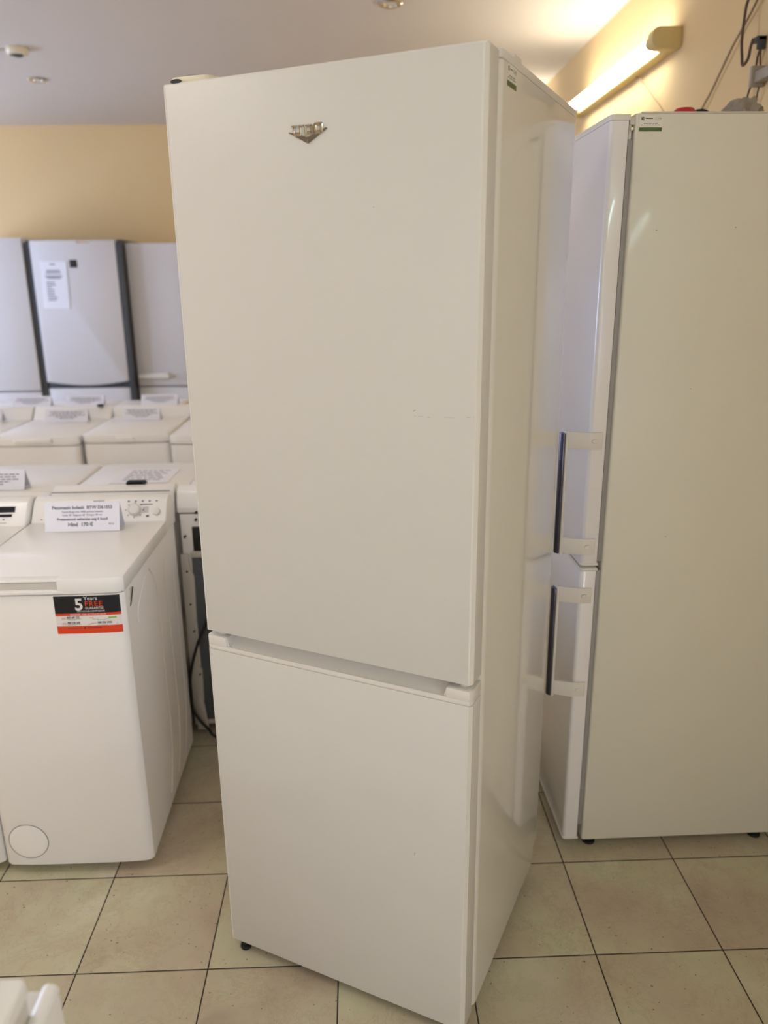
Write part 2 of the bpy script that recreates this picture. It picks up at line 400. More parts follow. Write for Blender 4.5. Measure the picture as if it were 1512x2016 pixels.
# ---------------------------------------------------------------- fridge parts shared by the two big fridges
def label_sticker(parent, y0, zt, scale=1.0, x=0.0):
    """service sticker on the right side of a fridge; x is the side plane"""
    W_, H_ = .049*scale, .032*scale
    lb = pl(mb('label').box(x+.00005, x+.00025, y0, y0+W_, zt-H_, zt, 0), 'service_label', parent, 'small white service label with a green bar')
    g = mb('label_green').box(x+.00025, x+.0005, y0-.0005, y0+W_+.0005, zt-H_, zt-H_+.0078, 0)
    pl(g, 'green_bar', lb, 'dark green bar')
    k = mb('inkdark')
    X = x+.00035
    for a in (.002, .0062):
        k.quad([(X, y0+a+.002, zt-.010), (X, y0+a+.0035, zt-.010), (X, y0+a+.0025, zt-.0035), (X, y0+a+.001, zt-.0035)], .0001)
    k.quad([(X, y0+.0042, zt-.0065), (X, y0+.0075, zt-.0035), (X, y0+.0082, zt-.0042), (X, y0+.0052, zt-.0075)], .0001)
    k.quad([(X, y0+.0048, zt-.0065), (X, y0+.0082, zt-.010), (X, y0+.0075, zt-.0107), (X, y0+.0042, zt-.0072)], .0001)
    k.box(X, X+.0001, y0+.0125, y0+.0285, zt-.0075, zt-.0062)
    pl(k, 'logo', lb, 'black slanted double K logo')
    q = mb('ink')
    rx0, rx1, rz0, rz1 = y0+.033, y0+.0465, zt-.0098, zt-.004
    for (a, c_, d_, e_) in ((rx0, rx1, rz1-.0003, rz1), (rx0, rx1, rz0, rz0+.0003), (rx0, rx0+.0003, rz0, rz1), (rx1-.0003, rx1, rz0, rz1)):
        q.box(X, X+.0001, a, c_, d_, e_)
    q.text('nr. 4798', .0032, FX(X+.0001, y0+.0352, zt-.008), th=.00003)
    q.text('MARGUS, tel. 55 56 48', .0032, FX(X+.0001, y0+W_/2, zt-.0175), 'CENTER', th=.00003, weight=.00008) if False else None
    for (zz, segs) in ((zt-.0165, ((.009, .018), (.0195, .0265), (.0285, .031), (.0325, .040))), (zt-.0197, ((.003, .008), (.010, .0125), (.0145, .0195), (.021, .0245), (.0275, .031), (.033, .0375), (.039, .0445)))):
        for a, c_ in segs: q.box(X, X+.0001, y0+a, y0+c_, zz-.0006, zz+.0006)
    pl(q, 'fine_print', lb)

AX, AY, AA = .1973, 1.2549, -.4752
BX, BY, BT = .6094, 1.8280, .0102

def local_root(name, label, cat, cx, cy_, rz, W):
    """root at the bottom centre of the front; the front right corner is at (cx, cy_)"""
    loc = (cx-math.cos(rz)*W/2, cy_-math.sin(rz)*W/2, 0)
    return thing(name, label, cat, loc, rz)

# ================================================================ FRONT FRIDGE
W = .595; h = W/2
A = local_root('fridge_freezer', 'tall white fridge freezer in the foreground with a chrome crest badge and recessed grip', 'fridge', AX, AY, AA, W)
ZT, ZC, ZB, ZS = 1.8835, 1.889, .030, .8475
yd = .052       # door thickness
yc = .062       # cabinet face
D = .592
cab = [(-h, yc, .018), (h, yc, .018), (h, D, .004), (-h, D, .004)]
# cabinet with a stepped lower back corner
b = mb('cab')
b.prism(rpoly(cab), 'z', ZB+.05, ZC-.014, 0)
b.prism(rpoly([(-h, yc, .018), (h, yc, .018), (h, D-.03, .004), (-h, D-.03, .004)]), 'z', ZB, ZB+.05)
pl(b, 'cabinet', A)
b = mb('plastic')
b.prism(rpoly([(-h-.001, yc-.004, .016), (h+.001, yc-.004, .016), (h+.001, D, .004), (-h-.001, D, .004)]), 'z', ZC-.0135, ZC, .0022)
pl(b, 'top_panel', A)
pl(mb('gasket').box(-h+.016, h-.016, yd, yc, ZS+.012, ZT-.012, .001), 'door_gasket', A)
pl(mb('gasket').box(-h+.016, h-.016, yd, yc, ZB+.01, ZS-.02, .001), 'door_gasket', A)
# doors: face with a chamfered long edge
def door_outline(hw, th):
    return rpoly([(-hw, .0075, .002), (-hw+.005, 0, .003), (hw-.005, 0, .003), (hw, .0075, .002), (hw, th, .0015), (-hw, th, .0015)], 4)
ud = pl(mb('door').prism(door_outline(h, yd), 'z', ZS, ZT-.0015, .0012, 2), 'upper_door', A)
def edge_trims(par, z0, z1):
    for sg in (-1, 1):
        pts = [(sg*(h+.0003), .0095), (sg*(h+.0003), .0072), (sg*(h-.0052), -.0004), (sg*(h-.0085), -.0004), (sg*(h-.0085), .0005), (sg*(h-.004), .0015), (sg*(h-.0006), .0095)]
        pl(mb('cab').prism(pts, 'z', z0, z1), 'edge_trim', par)
edge_trims(ud, ZS+.0008, ZT-.0022)
pl(mb('plastic').prism(rpoly([(-h+.002, .003, .003), (h-.002, .003, .003), (h-.002, yd-.001, .002), (-h+.002, yd-.001, .002)]), 'z', ZT-.0014, ZT+.0012, .0006), 'door_top_cap', ud)
ZL = ZS-.043    # top of the enamelled lower door front, under the grip strip
ld = pl(mb('door').prism(door_outline(h, yd), 'z', ZB, ZL, .0012, 2), 'lower_door', A)
edge_trims(ld, ZB+.0008, ZL-.0006)
b = mb('plastic')  # grip strip: two end blocks, a low lip and a scooped channel
ZG = ZS-.0125
xa, xb = -h+.050, h-.050
b.prism(door_outline(h-.0005, yd), 'z', ZL+.0006, ZL+.0095, .0008)
end = lambda x0, x1, lft: [(x0, .0075), (x0+.005, .0), (x1, .0), (x1, yd), (x0, yd)] if lft else [(x0, 0), (x1-.005, 0), (x1, .0075), (x1, yd), (x0, yd)]
b.prism(end(-h+.0005, xa, True), 'z', ZL+.009, ZG, .0010)
b.prism(end(xb, h-.0005, False), 'z', ZL+.009, ZG, .0010)
b.prism([(.0035, ZL+.009), (.0035, ZL+.0095), (.009, ZL+.0100), (.017, ZL+.0125), (.027, ZL+.019), (.037, ZL+.028), (.043, ZG+.001), (yd, ZG+.001), (yd, ZL+.009)], 'x', xa-.002, xb+.002)
b.prism([(.0, ZL+.009), (.0, ZL+.0115), (.0028, ZL+.0115), (.0035, ZL+.009)], 'x', xa-.002, xb+.002)
for s, xx in ((1, xa), (-1, xb)):  # sloping cheeks of the grip
    b.prism([(xx, ZL+.009), (xx+s*.007, ZL+.009), (xx, ZG)], 'y', .004, .044)
pl(b, 'grip_strip', ld)
for x in (-h+.028, h-.022):
    q = mb('chrome').cyl((x, .024, ZG-.001), (x, .024, ZS+.001), .0055, n=16)
    q.use(M['plastic']).lathe([(.009, 0), (.011, .002), (.009, .0045), (.006, .0045)], (x, .024, ZG))
    pl(q, 'hinge_pin', A)
for x in (-h+.031, h-.033):
    pl(mb('black').cyl((x, .016, 0), (x, .016, ZB+.001), .0085, n=20, bev=.001).cyl((x, .016, 0), (x, .016, .010), .0135, n=20, bev=.003), 'foot', A)
for x in (-h+.05, h-.05):
    pl(mb('black').cyl((x-.012, D-.09, .014), (x+.012, D-.09, .014), .014, n=20), 'roller', A)
# hinge cover with a dark opening on the left of the top, small cover on the right
hc = mb('warmplastic')
hc.prism(rpoly([(-h+.010, .012, .010), (-h+.085, .018, .012), (-h+.105, .105, .012), (-h+.010, .105, .006)]), 'z', ZT+.0015, ZT+.014, .003)
hc2 = pl(hc, 'hinge_cover', A)
pl(mb('black').lathe([(.0085, 0), (.0085, .0012), (.0, .0012)], (-h+.024, .0118, ZT+.0065), M4=Matrix.Rotation(PI/2, 4, 'X') @ Matrix.Diagonal((1.4, .42, 1, 1))), 'cover_opening', hc2)
pl(mb('plastic').prism(rpoly([(h-.05, .135, .006), (h-.002, .135, .008), (h-.002, .182, .004), (h-.05, .182, .006)]), 'z', ZC, ZC+.0085, .0025), 'hinge_cap', A)
# badge: chevron and three letters
bx0 = -.3026+h
def bp(x, z): return (x+h, z)   # from the right-corner frame used for measuring
b = mb('badge')
chev = [(-.3395, 1.7885), (-.3030, 1.7695), (-.2665, 1.7900), (-.2690, 1.7915), (-.3030, 1.7795), (-.337, 1.7890)]
for poly in ([chev[0], chev[1], chev[4], chev[5]], [chev[1], chev[2], chev[3], chev[4]]):
    b.prism([bp(*p_) for p_ in poly], 'y', -.0022, 0, .0007, 1)
bd = pl(b, 'crest_badge', A, 'chrome crest with three letters over a V')
def letter(polys, holes=()):
    q = mb('chrome')
    for p_ in polys: q.prism([bp(*v) for v in p_], 'y', -.0030, 0, .0009, 1)
    return q
q = letter([[(-.3340, 1.7985), (-.3222, 1.7985), (-.3235, 1.7948), (-.3326, 1.7948)],
            [(-.3305, 1.7948), (-.3265, 1.7948), (-.3265, 1.7845), (-.3305, 1.7835)],
            [(-.3210, 1.7985), (-.3120, 1.7985), (-.3130, 1.7948), (-.3200, 1.7948)],
            [(-.3185, 1.7948), (-.3145, 1.7948), (-.3145, 1.7840), (-.3185, 1.7840)],
            rpoly([(-.3292, 1.7874, .0015), (-.3150, 1.7874, .0015), (-.3150, 1.7815, .003), (-.3292, 1.7815, .003)])])
pl(q, 'letter_u', bd)
q = letter([[(-.3115, 1.7985), (-.3060, 1.7985), (-.3070, 1.7948), (-.3105, 1.7948)],
            [(-.3085, 1.7960), (-.3048, 1.7960), (-.3048, 1.7795), (-.3085, 1.7795)],
            rpoly([(-.3050, 1.7982, .001), (-.2935, 1.7982, .004), (-.2935, 1.7938, .001), (-.3050, 1.7938, .001)]),
            rpoly([(-.3050, 1.7882, .001), (-.2935, 1.7882, .001), (-.2935, 1.7830, .004), (-.3050, 1.7830, .001)]),
            rpoly([(-.2975, 1.7970, .003), (-.2920, 1.7970, .004), (-.2920, 1.7842, .004), (-.2975, 1.7842, .003)])])
pl(q, 'letter_p', bd)
q = letter([rpoly([(-.2912, 1.7990, .004), (-.2858, 1.7990, .002), (-.2858, 1.7830, .002), (-.2912, 1.7830, .004)]),
            rpoly([(-.2800, 1.7990, .002), (-.2745, 1.7990, .004), (-.2745, 1.7830, .004), (-.2800, 1.7830, .002)]),
            rpoly([(-.2905, 1.8000, .003), (-.2750, 1.8000, .003), (-.2750, 1.7945, .001), (-.2905, 1.7945, .001)]),
            rpoly([(-.2905, 1.7880, .001), (-.2750, 1.7880, .001), (-.2750, 1.7826, .003), (-.2905, 1.7826, .003)])])
pl(q, 'letter_o', bd)
label_sticker(A, .096, 1.8755, 1.0, h)
b = mb('ink')   # scuffs on the upper door, marks on the lower door
for (x, z, l, w_, a) in ((-.115, 1.3432, .0045, .0009, -.5), (-.103, 1.3345, .009, .0003, -.08), (-.088, 1.334, .005, .0003, .1), (-.052, 1.336, .018, .0002, 0), (-.018, 1.338, .006, .0003, 0), (-.0085, 1.3388, .002, .0008, 0), (-.186, 1.668, .0015, .001, 0), (-.112, .4455, .0022, .0016, .4), (-.1125, .4415, .0020, .0012, 0), (-.1135, 1.3345, .001, .0008, 0)):
    b.box(-l/2, l/2, -.0002, .0001, -w_/2, w_/2, 0, M4=Matrix.Translation((x+h, 0, z)) @ Matrix.Rotation(a, 4, 'Y'))
pl(b, 'scuff_marks', A)

# ================================================================ SECOND TALL FRIDGE
WB = .598; hb = WB/2
fx = BX-.054*math.cos(BT); fy = BY-.054*math.sin(BT)-.0015
B = local_root('fridge_freezer', 'tall white fridge freezer on the right seen from its side, with two bar handles', 'fridge', fx, fy, BT-PI/2, WB)
ZTB, ZBB, ZSB = 1.8925, .030, .8535
ydb, ycb, DB = .043, .054, .62
pl(mb('cabB').prism(rpoly([(-hb, ycb, .007), (hb, ycb, .007), (hb, DB, .004), (-hb, DB, .004)]), 'z', ZBB, ZTB-.0005, .0012), 'cabinet', B)
pl(mb('plastic2').box(-hb-.0005, hb+.0005, ycb+.012, DB, ZTB-.0004, ZTB+.003, .001), 'top_panel', B)
def doorB(z0, z1, name):
    o = pl(mb('doorB').prism(rpoly([(-hb+.001, 0, .010), (hb-.001, 0, .010), (hb-.001, ydb-.003, .001), (-hb+.001, ydb-.003, .001)], 8), 'z', z0, z1, .0008), name, B)
    return o
du = doorB(ZSB+.010, ZTB-.014, 'upper_door'); dl = doorB(ZBB+.010, ZSB-.011, 'lower_door')
def capB(z0, z1, par, name):
    pl(mb('plastic').prism(rpoly([(-hb, -.001, .010), (hb, -.001, .010), (hb, ydb, .001), (-hb, ydb, .001)], 8), 'z', z0, z1, .0012), name, par)
capB(ZTB-.0138, ZTB-.002, du, 'door_top_cap'); capB(ZSB+.004, ZSB+.0098, du, 'door_bottom_cap')
capB(ZSB-.0108, ZSB-.003, dl, 'door_top_cap'); capB(ZBB+.003, ZBB+.0098, dl, 'door_bottom_cap')
pl(mb('gasket').box(-hb+.008, hb-.008, ydb, ycb, ZSB+.012, ZTB-.05, .001), 'door_gasket', B)
pl(mb('gasket').box(-hb+.008, hb-.008, ydb, ycb, ZBB+.045, ZSB-.012, .001), 'door_gasket', B)
pl(mb('plastic2').box(hb-.045, hb-.006, ydb+.001, ycb+.02, ZTB-.022, ZTB-.006, .002).cyl((hb-.014, ydb+.004, ZTB-.02), (hb-.014, ydb+.004, ZTB-.06), .0045, n=14), 'top_hinge', B)
pl(mb('chrome').cyl((hb-.006, ydb+.006, ZTB-.03), (hb-.0035, ydb+.006, ZTB-.03), .0032, n=14), 'hinge_screw', B)
for x in (-hb+.03, hb-.03):
    for y in (ycb+.03, DB-.05):
        pl(mb('black').cyl((x, y, 0), (x, y, ZBB+.002), .012, n=18).cyl((x, y, 0), (x, y, .009), .018, n=18, bev=.002), 'foot', B)
def bar_handle(par, z0, z1):
    hd = mb('plastic')
    for zz, s in ((z0, 1), (z1, -1)):
        za, zb = sorted((zz, zz+s*.041))
        # plate on the door's right side, wrapping round the front corner into an arm
        arm = [(hb-.001, .031), (hb+.0045, .031), (hb+.0050, -.001), (hb+.001, -.012), (hb-.016, -.058), (hb-.023, -.058), (hb-.021, -.050), (hb-.008, -.012), (hb-.001, .0)]
        hd.prism(rpoly([(*p_, .0025) for p_ in arm], 3), 'z', za, zb, .0014)
    hd.prism(rpoly([(hb-.0255, -.060, .004), (hb-.0045, -.055, .004), (hb-.007, -.048, .003), (hb-.027, -.052, .003)]), 'z', z0-.003, z1+.003, .002)
    H = pl(hd, 'handle', par)
    bar = [(hb-.0275, -.058), (hb-.0275, -.0615), (hb-.022, -.0675), (hb-.012, -.0685), (hb-.0035, -.063), (hb-.0025, -.0575)]
    pl(mb('darkchrome').prism(rpoly([(p_[0], p_[1], .004) for p_ in bar], 4), 'z', z0+.002, z1-.002, .001), 'grip_bar', H, 'dark smoked chrome grip bar')
    for zz in (z0+.0205, z1-.0205):
        pl(mb('plastic').prism(rpoly([(.004, -.0052, .0050), (.019, -.0052, .0050), (.019, .0052, .0050), (.004, .0052, .0050)], 6), 'x', hb+.0042, hb+.0082, .0016, M4=Matrix.Translation((0, 0, zz))), 'screw_cover', H)
bar_handle(du, .889, 1.199); bar_handle(dl, .489, .798)
label_sticker(B, ycb+.009, 1.8885, 1.0, hb)
b = mb('ink')
for (y, z) in ((.12, 1.655), (.235, 1.30), (.30, 1.66), (.21, .93)): b.box(hb, hb+.0002, y-.0012, y+.0012, z-.0009, z+.0009)
pl(b, 'scuff_marks', B)

# ---------------------------------------------------------------- things on top of the second fridge
t = thing('cable_plug', 'red round plug lying on top of the right fridge below the hanging cord', 'plug', (.875, 2.24, ZTB+.003))
pl(mb('red').lathe([(0, 0), (.026, 0), (.032, .012), (.034, .045), (.032, .072), (.022, .0825), (0, .085)]), 'cap', t)
pl(mb('inkdark').tube([(.030, -.004, .075), (.048, -.006, .076), (.062, -.006, .070)], .005), 'cable_tip', t)
b = mb('greycloth'); bm = bmesh.new(); bmesh.ops.create_icosphere(bm, subdivisions=4, radius=1)
for v in bm.verts:
    n_ = v.co.normalized(); k = 1+.10*math.sin(9*n_.x+3*n_.y)+.08*math.sin(13*n_.y+7*n_.z)+.06*math.cos(17*n_.z-5*n_.x)
    v.co = Vector((n_.x*.055*k, n_.y*.05*k, max(n_.z, -.55)*.062*k))
b._add(bm, Matrix.Translation((0, 0, .034)))
o = b.build('crumpled_bag'); o.location = (1.012, 2.20, ZTB+.0045)
tag(o, 'crumpled grey plastic bag on top of the right fridge below the looped wires', 'bag')

# ---------------------------------------------------------------- cords on the right wall
def cord(name, pts, r, m_, label, cat='cord', off=.012):
    o = mb(m_).tube([(R_['xr']-off-(.004*(i % 2)), y, z) for i, (y, z) in enumerate(pts)], r).build(name)
    return tag(o, label, cat)
cord('pull_cord', [(2.60, 2.46), (2.692, 2.362), (2.772, 2.316), (2.836, 2.268), (2.965, 2.175), (3.009, 2.139), (3.056, 2.115)], .0036, 'tancord', 'straight tan cord slanting down the cream wall to the red plug')
cord('looped_cable', [(2.64, 2.42), (2.692, 2.362), (2.712, 2.327), (2.706, 2.256), (2.702, 2.213), (2.681, 2.182), (2.658, 2.195), (2.640, 2.223), (2.636, 2.244)], .0045, 'browncord', 'thick brown cable hanging in a tight loop at the top right', 'cable', .040)
cord('hanging_wire', [(2.640, 2.222), (2.648, 2.193), (2.662, 2.147), (2.683, 2.102), (2.693, 2.075), (2.680, 2.045), (2.68, 2.01)], .0032, 'browncord', 'left of two thin brown wires dropping behind the right fridge', 'wire')
cord('hanging_wire', [(2.638, 2.225), (2.628, 2.19), (2.621, 2.138), (2.621, 2.089), (2.634, 2.064), (2.658, 2.044), (2.68, 2.00)], .0028, 'browncord', 'right of two thin brown wires dropping behind the right fridge', 'wire')
tag(mb('dark').box(R_['xr']-.03, R_['xr'], 2.632, 2.676, 2.238, 2.252, .003).box(R_['xr']-.026, R_['xr'], 2.632, 2.644, 2.215, 2.252, .003).build('wire_hook'), 'small dark hook holding the looped brown cable', 'hook')
tag(mb('greycloth').box(R_['xr']-.035, R_['xr'], 2.30, 2.625, 2.118, 2.150, .004).box(R_['xr']-.045, R_['xr'], 2.612, 2.627, 2.108, 2.166, .003).build('wall_bracket'), 'grey bracket at the right picture edge beside the wires', 'bracket')
cord('lamp_cable', [(3.801, 2.40), (3.72, 2.37), (3.644, 2.327), (3.53, 2.262), (3.442, 2.206), (3.30, 2.11), (3.20, 2.02)], .0022, 'tancord', 'thin cable running down the wall from the tube lamp', 'cable')

# ================================================================ TOP-LOADING WASHERS
def bow(t): return -.004+.0065*abs(t)**4+.010*max(0, (abs(t)-.90)/.10)**2.2
def washer(label, loc, rz, w=.40, d=.58, hz=.865, con=.065, detail=0, style=0, group=None, con_y=None):
    t = thing('top_loading_washer', label, 'washing machine', loc, rz, group)
    hw = w/2; zb = .03; zl = hz-.040
    # body with a softly bowed front
    out = [(hw*k/40, bow(k/40)) for k in range(-40, 41)]+rpoly([(hw, d, .006), (-hw, d, .006), (0, d*.5, 0)], 5)[:-1]
    body = mb('washer').prism(out, 'z', zb, zl-.003, .002)
    if detail:
        for s in (1, -1):
            X = s*(hw-.0006)
            for ys in ((.30, .235, .80), (.405, .405, .76), (.505, .500, .70)):
                y_, yt, zt_ = ys
                body.tube([(X, yt, zt_), (X, y_, zt_-.09), (X, y_, .45), (X, y_, .22), (X, y_-.06, .07)], .0016, 6, 8)
            body.tube([(X, .10, .70), (X, .105, .735), (X, .17, .775), (X, .20, .79)], .0016, 6)
    bo = pl(body, 'body', t)
    pl(mb('gap').box(-hw+.006, hw-.006, .012, d-.01, zl-.003, zl+.001), 'seam', t)
    lid = mb('washtop')
    hl = hw+.001; yr = con_y if con_y else d*.79
    def lidpart(t0, t1, y0_=None):
        ks = [t0+(t1-t0)*k/16 for k in range(17)]
        fr = [(hl*t, (bow(t)-.004) if y0_ is None else y0_) for t in (ks if y0_ is None else (t0, t1))]
        return fr+[(hl*t1, yr), (hl*t0, yr)]
    if style == 0:
        tn = .215
        fr = [(hl*(tn+(1-tn)*k/16), bow(tn+(1-tn)*k/16)-.004) for k in range(17)]
        lid.prism([(-hl, .016), (hl*tn, .016)]+fr+[(hl, yr), (-hl, yr)], 'z', zl+.001, hz, .0012)
        yf_ = -.0075
        lid.prism([(yf_, zl+.001), (yf_, zl+.009), (.007, zl+.0115), (.0085, hz-.014), (yf_+.002, hz-.0065), (yf_+.0035, hz-.001), (.004, hz), (.0172, hz), (.0172, zl+.001)], 'x', -hl, hl*tn+.001, .0006)
    else:
        lid.prism(lidpart(-1, 1), 'z', zl+.001, hz, .003)
    lo = pl(lid, 'lid', t)
    g = mb('plastic2')
    if style == 0:   # long scooped grip in the front edge
        g.prism([(-hl, .004), (hl*.21, .004), (hl*.21, .009), (-hl, .009)], 'z', zl+.011, hz-.013, .0003)
    elif style == 1: # tab standing out from the lid
        g = mb('washtop').prism(rpoly([(-.09, .0, .006), (-.085, -.028, .01), (.085, -.028, .01), (.09, .0, .006)]), 'z', zl+.018, hz-.002, .004)
    else:
        g = mb('washtop').prism(rpoly([(-.045, .0, .006), (-.04, -.02, .008), (.04, -.02, .008), (.045, .0, .006)]), 'z', zl+.004, hz-.010, .003)
    pl(g, 'lid_grip', lo)
    # console at the back
    zc = hz+con; y0 = con_y if con_y else d*.79
    cp = rpoly([(y0, zl+.001, 0), (y0, hz, .004), (y0+.045, zc-.006, .018), (y0+.07, zc, .02), (d-.018, zc-.012, .02), (d, hz-.02, .01), (d, zl+.001, 0)], 5)
    c = pl(mb('washtop').prism(cp, 'x', -hw-.001, hw+.001, .010, 3), 'console', t)
    # control plate lying on the console's slope
    sl = Vector((0, .045, con-.006)); sl.normalize()
    Mc = Matrix(((1, 0, 0, 0), (0, sl.y, -sl.z, y0+.022), (0, sl.z, sl.y, hz+con*.5-.004), (0, 0, 0, 1)))
    nn = Mc @ Matrix.Translation((0, 0, .0015))
    if detail:
        k = mb('plastic').lathe([(.0, .0), (.019, .0), (.018, .010), (.014, .013), (0, .013)], n=28, M4=nn @ Matrix.Translation((hw-.095, 0, 0)))
        pl(k, 'knob', c)
        k = mb('plastic').lathe([(.0, .0), (.012, .0), (.011, .006), (0, .007)], n=24, M4=nn @ Matrix.Translation((hw-.030, -.006, 0)))
        pl(k, 'start_button', c)
        q = mb('ink')
        q.text('INDESIT', .0095, nn @ Matrix.Translation((-.005, .027, 0)), 'CENTER')
        for a in range(8):
            an = a/8*2*PI; q.box(-.0014, .0014, -.0014, .0014, -.0001, .0003, M4=nn @ Matrix.Translation((hw-.095+.026*math.cos(an), .026*math.sin(an)*.9, 0)))
        for i in range(5): q.box(-.003, .003, -.002, .002, -.0001, .0003, M4=nn @ Matrix.Translation((hw-.115+.021*i, .029, 0)))
        q.box(-.02, .018, -.0012, .0012, -.0001, .0003, M4=nn @ Matrix.Translation((hw-.060, .018, 0)))
        for i in range(4): q.box(-.009, .009, -.0006, .0006, -.0001, .0003, M4=nn @ Matrix.Translation((hw-.062, .008-.005*i, 0)))
        q.box(-.004, .004, -.003, .003, -.0001, .0003, M4=nn @ Matrix.Translation((hw-.055, -.020, 0)))
        for i in range(3): q.box(-.003, .003, -.001, .001, -.0001, .0003, M4=nn @ Matrix.Translation((-hw+.03+.014*i, -.026, 0)))
        q.use(M['dark']).box(-.03, .03, -.0016, .0016, -.0001, .0003, M4=nn @ Matrix.Translation((-.085, .022, 0)))
        pl(q, 'panel_print', c)
    return t, nn, bo, c

Y1 = 1.800
w1, n1, body1, con1 = washer('white top-loading washer in front on the left with the orange and black guarantee sticker', (-.785, Y1, 0), 0, detail=1, con_y=.462)
# filter cover
fc = mb('gap').lathe([(.0536, .0004), (.0536, .0010), (.0530, .0012), (.0523, .0010), (.0523, .0004)], n=72, M4=Matrix.Translation((-.128, 0, .107)) @ Matrix.Rotation(PI/2, 4, 'X'))
fc.use(M['washer']).lathe([(.0521, .0002), (.0521, .0009), (.0512, .0013), (.040, .0013), (.028, .0013), (.016, .0013), (.006, .0013), (0, .0013)], n=72, M4=Matrix.Translation((-.128, 0, .107)) @ Matrix.Rotation(PI/2, 4, 'X'))
fo = pl(fc, 'filter_cover', w1)
for v in fo.data.vertices: v.co.y += bow(v.co.x/.2)
# side slot near the top front corner
b = mb('dark').prism([(.040, .770), (.052, .770), (.082, .806), (.074, .810)], 'x', .1985, .2003)
b.use(M['plastic2']).prism([(.040, .786), (.046, .784), (.060, .812), (.052, .816)], 'x', .1985, .2012)
pl(b, 'side_slot', w1)
# guarantee sticker
SX0, SX1, SZ0, SZ1 = .030, .189, .719, .8195
F = .0
def ys(x): return .0005+max(0, (abs(x)-.1)/.1)*.0085
st = mb('stick_white')
SM = Matrix.Translation((SX0, 0, SZ0))
SWi, SHi = SX1-SX0, SZ1-SZ0
st_parts = []
def slab(b, x0, x1, y0, y1, z0, z1, r=0, M4=None):
    n_ = max(1, int((x1-x0)/.006))
    for k in range(n_): b.box(x0+(x1-x0)*k/n_, x0+(x1-x0)*(k+1)/n_, y0, y1, z0, z1, 0, M4=M4)
    return b
slab(st, 0, SWi, -.0006, -.0002, 0, SHi, 0, M4=SM)
so = pl(st, 'guarantee_sticker', w1, 'black, white and orange five year guarantee sticker')
u = SHi
q = slab(mb('stick_dark'), 0, SWi, -.0009, -.0006, u*.54, u, 0, M4=SM); pl(q, 'black_band', so)
q = slab(slab(mb('stick_orange'), 0, SWi, -.0009, -.0006, 0, u*.20, 0, M4=SM), 0, SWi, -.0009, -.0006, u*.475, u*.54, 0, M4=SM)
TS = lambda x, z: SM @ FY(x, -.00095, z)
q.text('FREE', .0185, TS(.0735, u*.725), sx=1.05, weight=.0001, spacing=1.12)
q.box(.014, .024, -.0009, -.0006, u*.415, u*.425, 0, M4=SM).box(.014, .024, -.0009, -.0006, u*.275, u*.285, 0, M4=SM)
q.box(.082, .092, -.0009, -.0006, u*.405, u*.415, 0, M4=SM).box(.084, .098, -.0009, -.0006, u*.26, u*.27, 0, M4=SM)
pl(q, 'orange_band', so)
q = mb('stick_white')
q.text('5', .043, TS(.049, u*.63), weight=.0009)
q.text('Years', .0145, TS(.0725, u*.885))
q.text('GUARANTEE', .0090, TS(.0740, u*.645), weight=.0, sx=.86)
q.text('ON MOTOR/COMPRESSOR', .0056, TS(.0535, u*.573), sx=1.0)
q.text('REGISTER AND ACTIVATE NOW', .0060, TS(SWi/2, u*.487), 'CENTER', sx=1.0)
pl(q, 'white_lettering', so)
q = mb('inkdark')
q.text('800 687 152', .0075, TS(.0265, u*.405), weight=.00015, sx=.82)
q.text('900 535 243', .0075, TS(.0265, u*.265), weight=.00015, sx=.82)
q.text('800 235 3434', .0075, TS(.1005, u*.255), weight=.00015, sx=.82)
for (x0, x1, z) in ((.012, .062, .385), (.030, .048, .362), (.012, .060, .243), (.026, .048, .222), (.088, .132, .368), (.100, .120, .348), (.076, .150, .230), (.100, .124, .210)):
    q.box(x0, x1, -.0008, -.0005, u*z, u*z+.0005, 0, M4=SM)
q.box(.026, .062, -.0012, -.0009, u*.145, u*.152, 0, M4=SM).box(.074, .108, -.0012, -.0009, u*.14, u*.155, 0, M4=SM)
q.box(.066, .070, -.0012, -.0009, u*.13, u*.165, 0, M4=SM)
pl(q, 'black_print', so)
q = mb('stick_green').box(.127, .147, -.0009, -.0006, u*.385, u*.425, 0, M4=SM); pl(q, 'green_patch', so)

for o_ in [so]+[c_ for c_ in COL.objects if c_.parent == so]:
    bm_ = bmesh.new(); bm_.from_mesh(o_.data); bmesh.ops.remove_doubles(bm_, verts=bm_.verts, dist=1e-6)
    for v in bm_.verts: v.co.y += bow(v.co.x/.2)-.0001
    bm_.to_mesh(o_.data); bm_.free()

# neighbour to the left, only its right part in the picture
w0, n0, body0, con0 = washer('white top-loading washer at the left picture edge with a dark display strip', (-1.192, Y1+.006, 0), 0, detail=0, con=.070, con_y=.43)
q = mb('display')
q.box(-.15, .150, -.0002, .0008, .004, .020, 0, M4=n0 @ Matrix.Rotation(-PI/2, 4, 'X') @ Matrix.Diagonal((1, -1, 1, 1))) if False else q.box(-.15, .165, .005, .023, -.0004, .0008, 0, M4=n0)
q.box(-.15, .158, -.009, -.001, -.0004, .0008, 0, M4=n0)
pl(q, 'display_strip', con0, 'dark glass display strip')
q = mb('ink')
for i in range(3): q.box(.10+.016*i, .106+.016*i, -.019, -.016, -.0002, .0006, 0, M4=n0)
q.box(.09, .145, -.0285, -.0275, -.0002, .0006, 0, M4=n0)
pl(q, 'panel_print', con0)

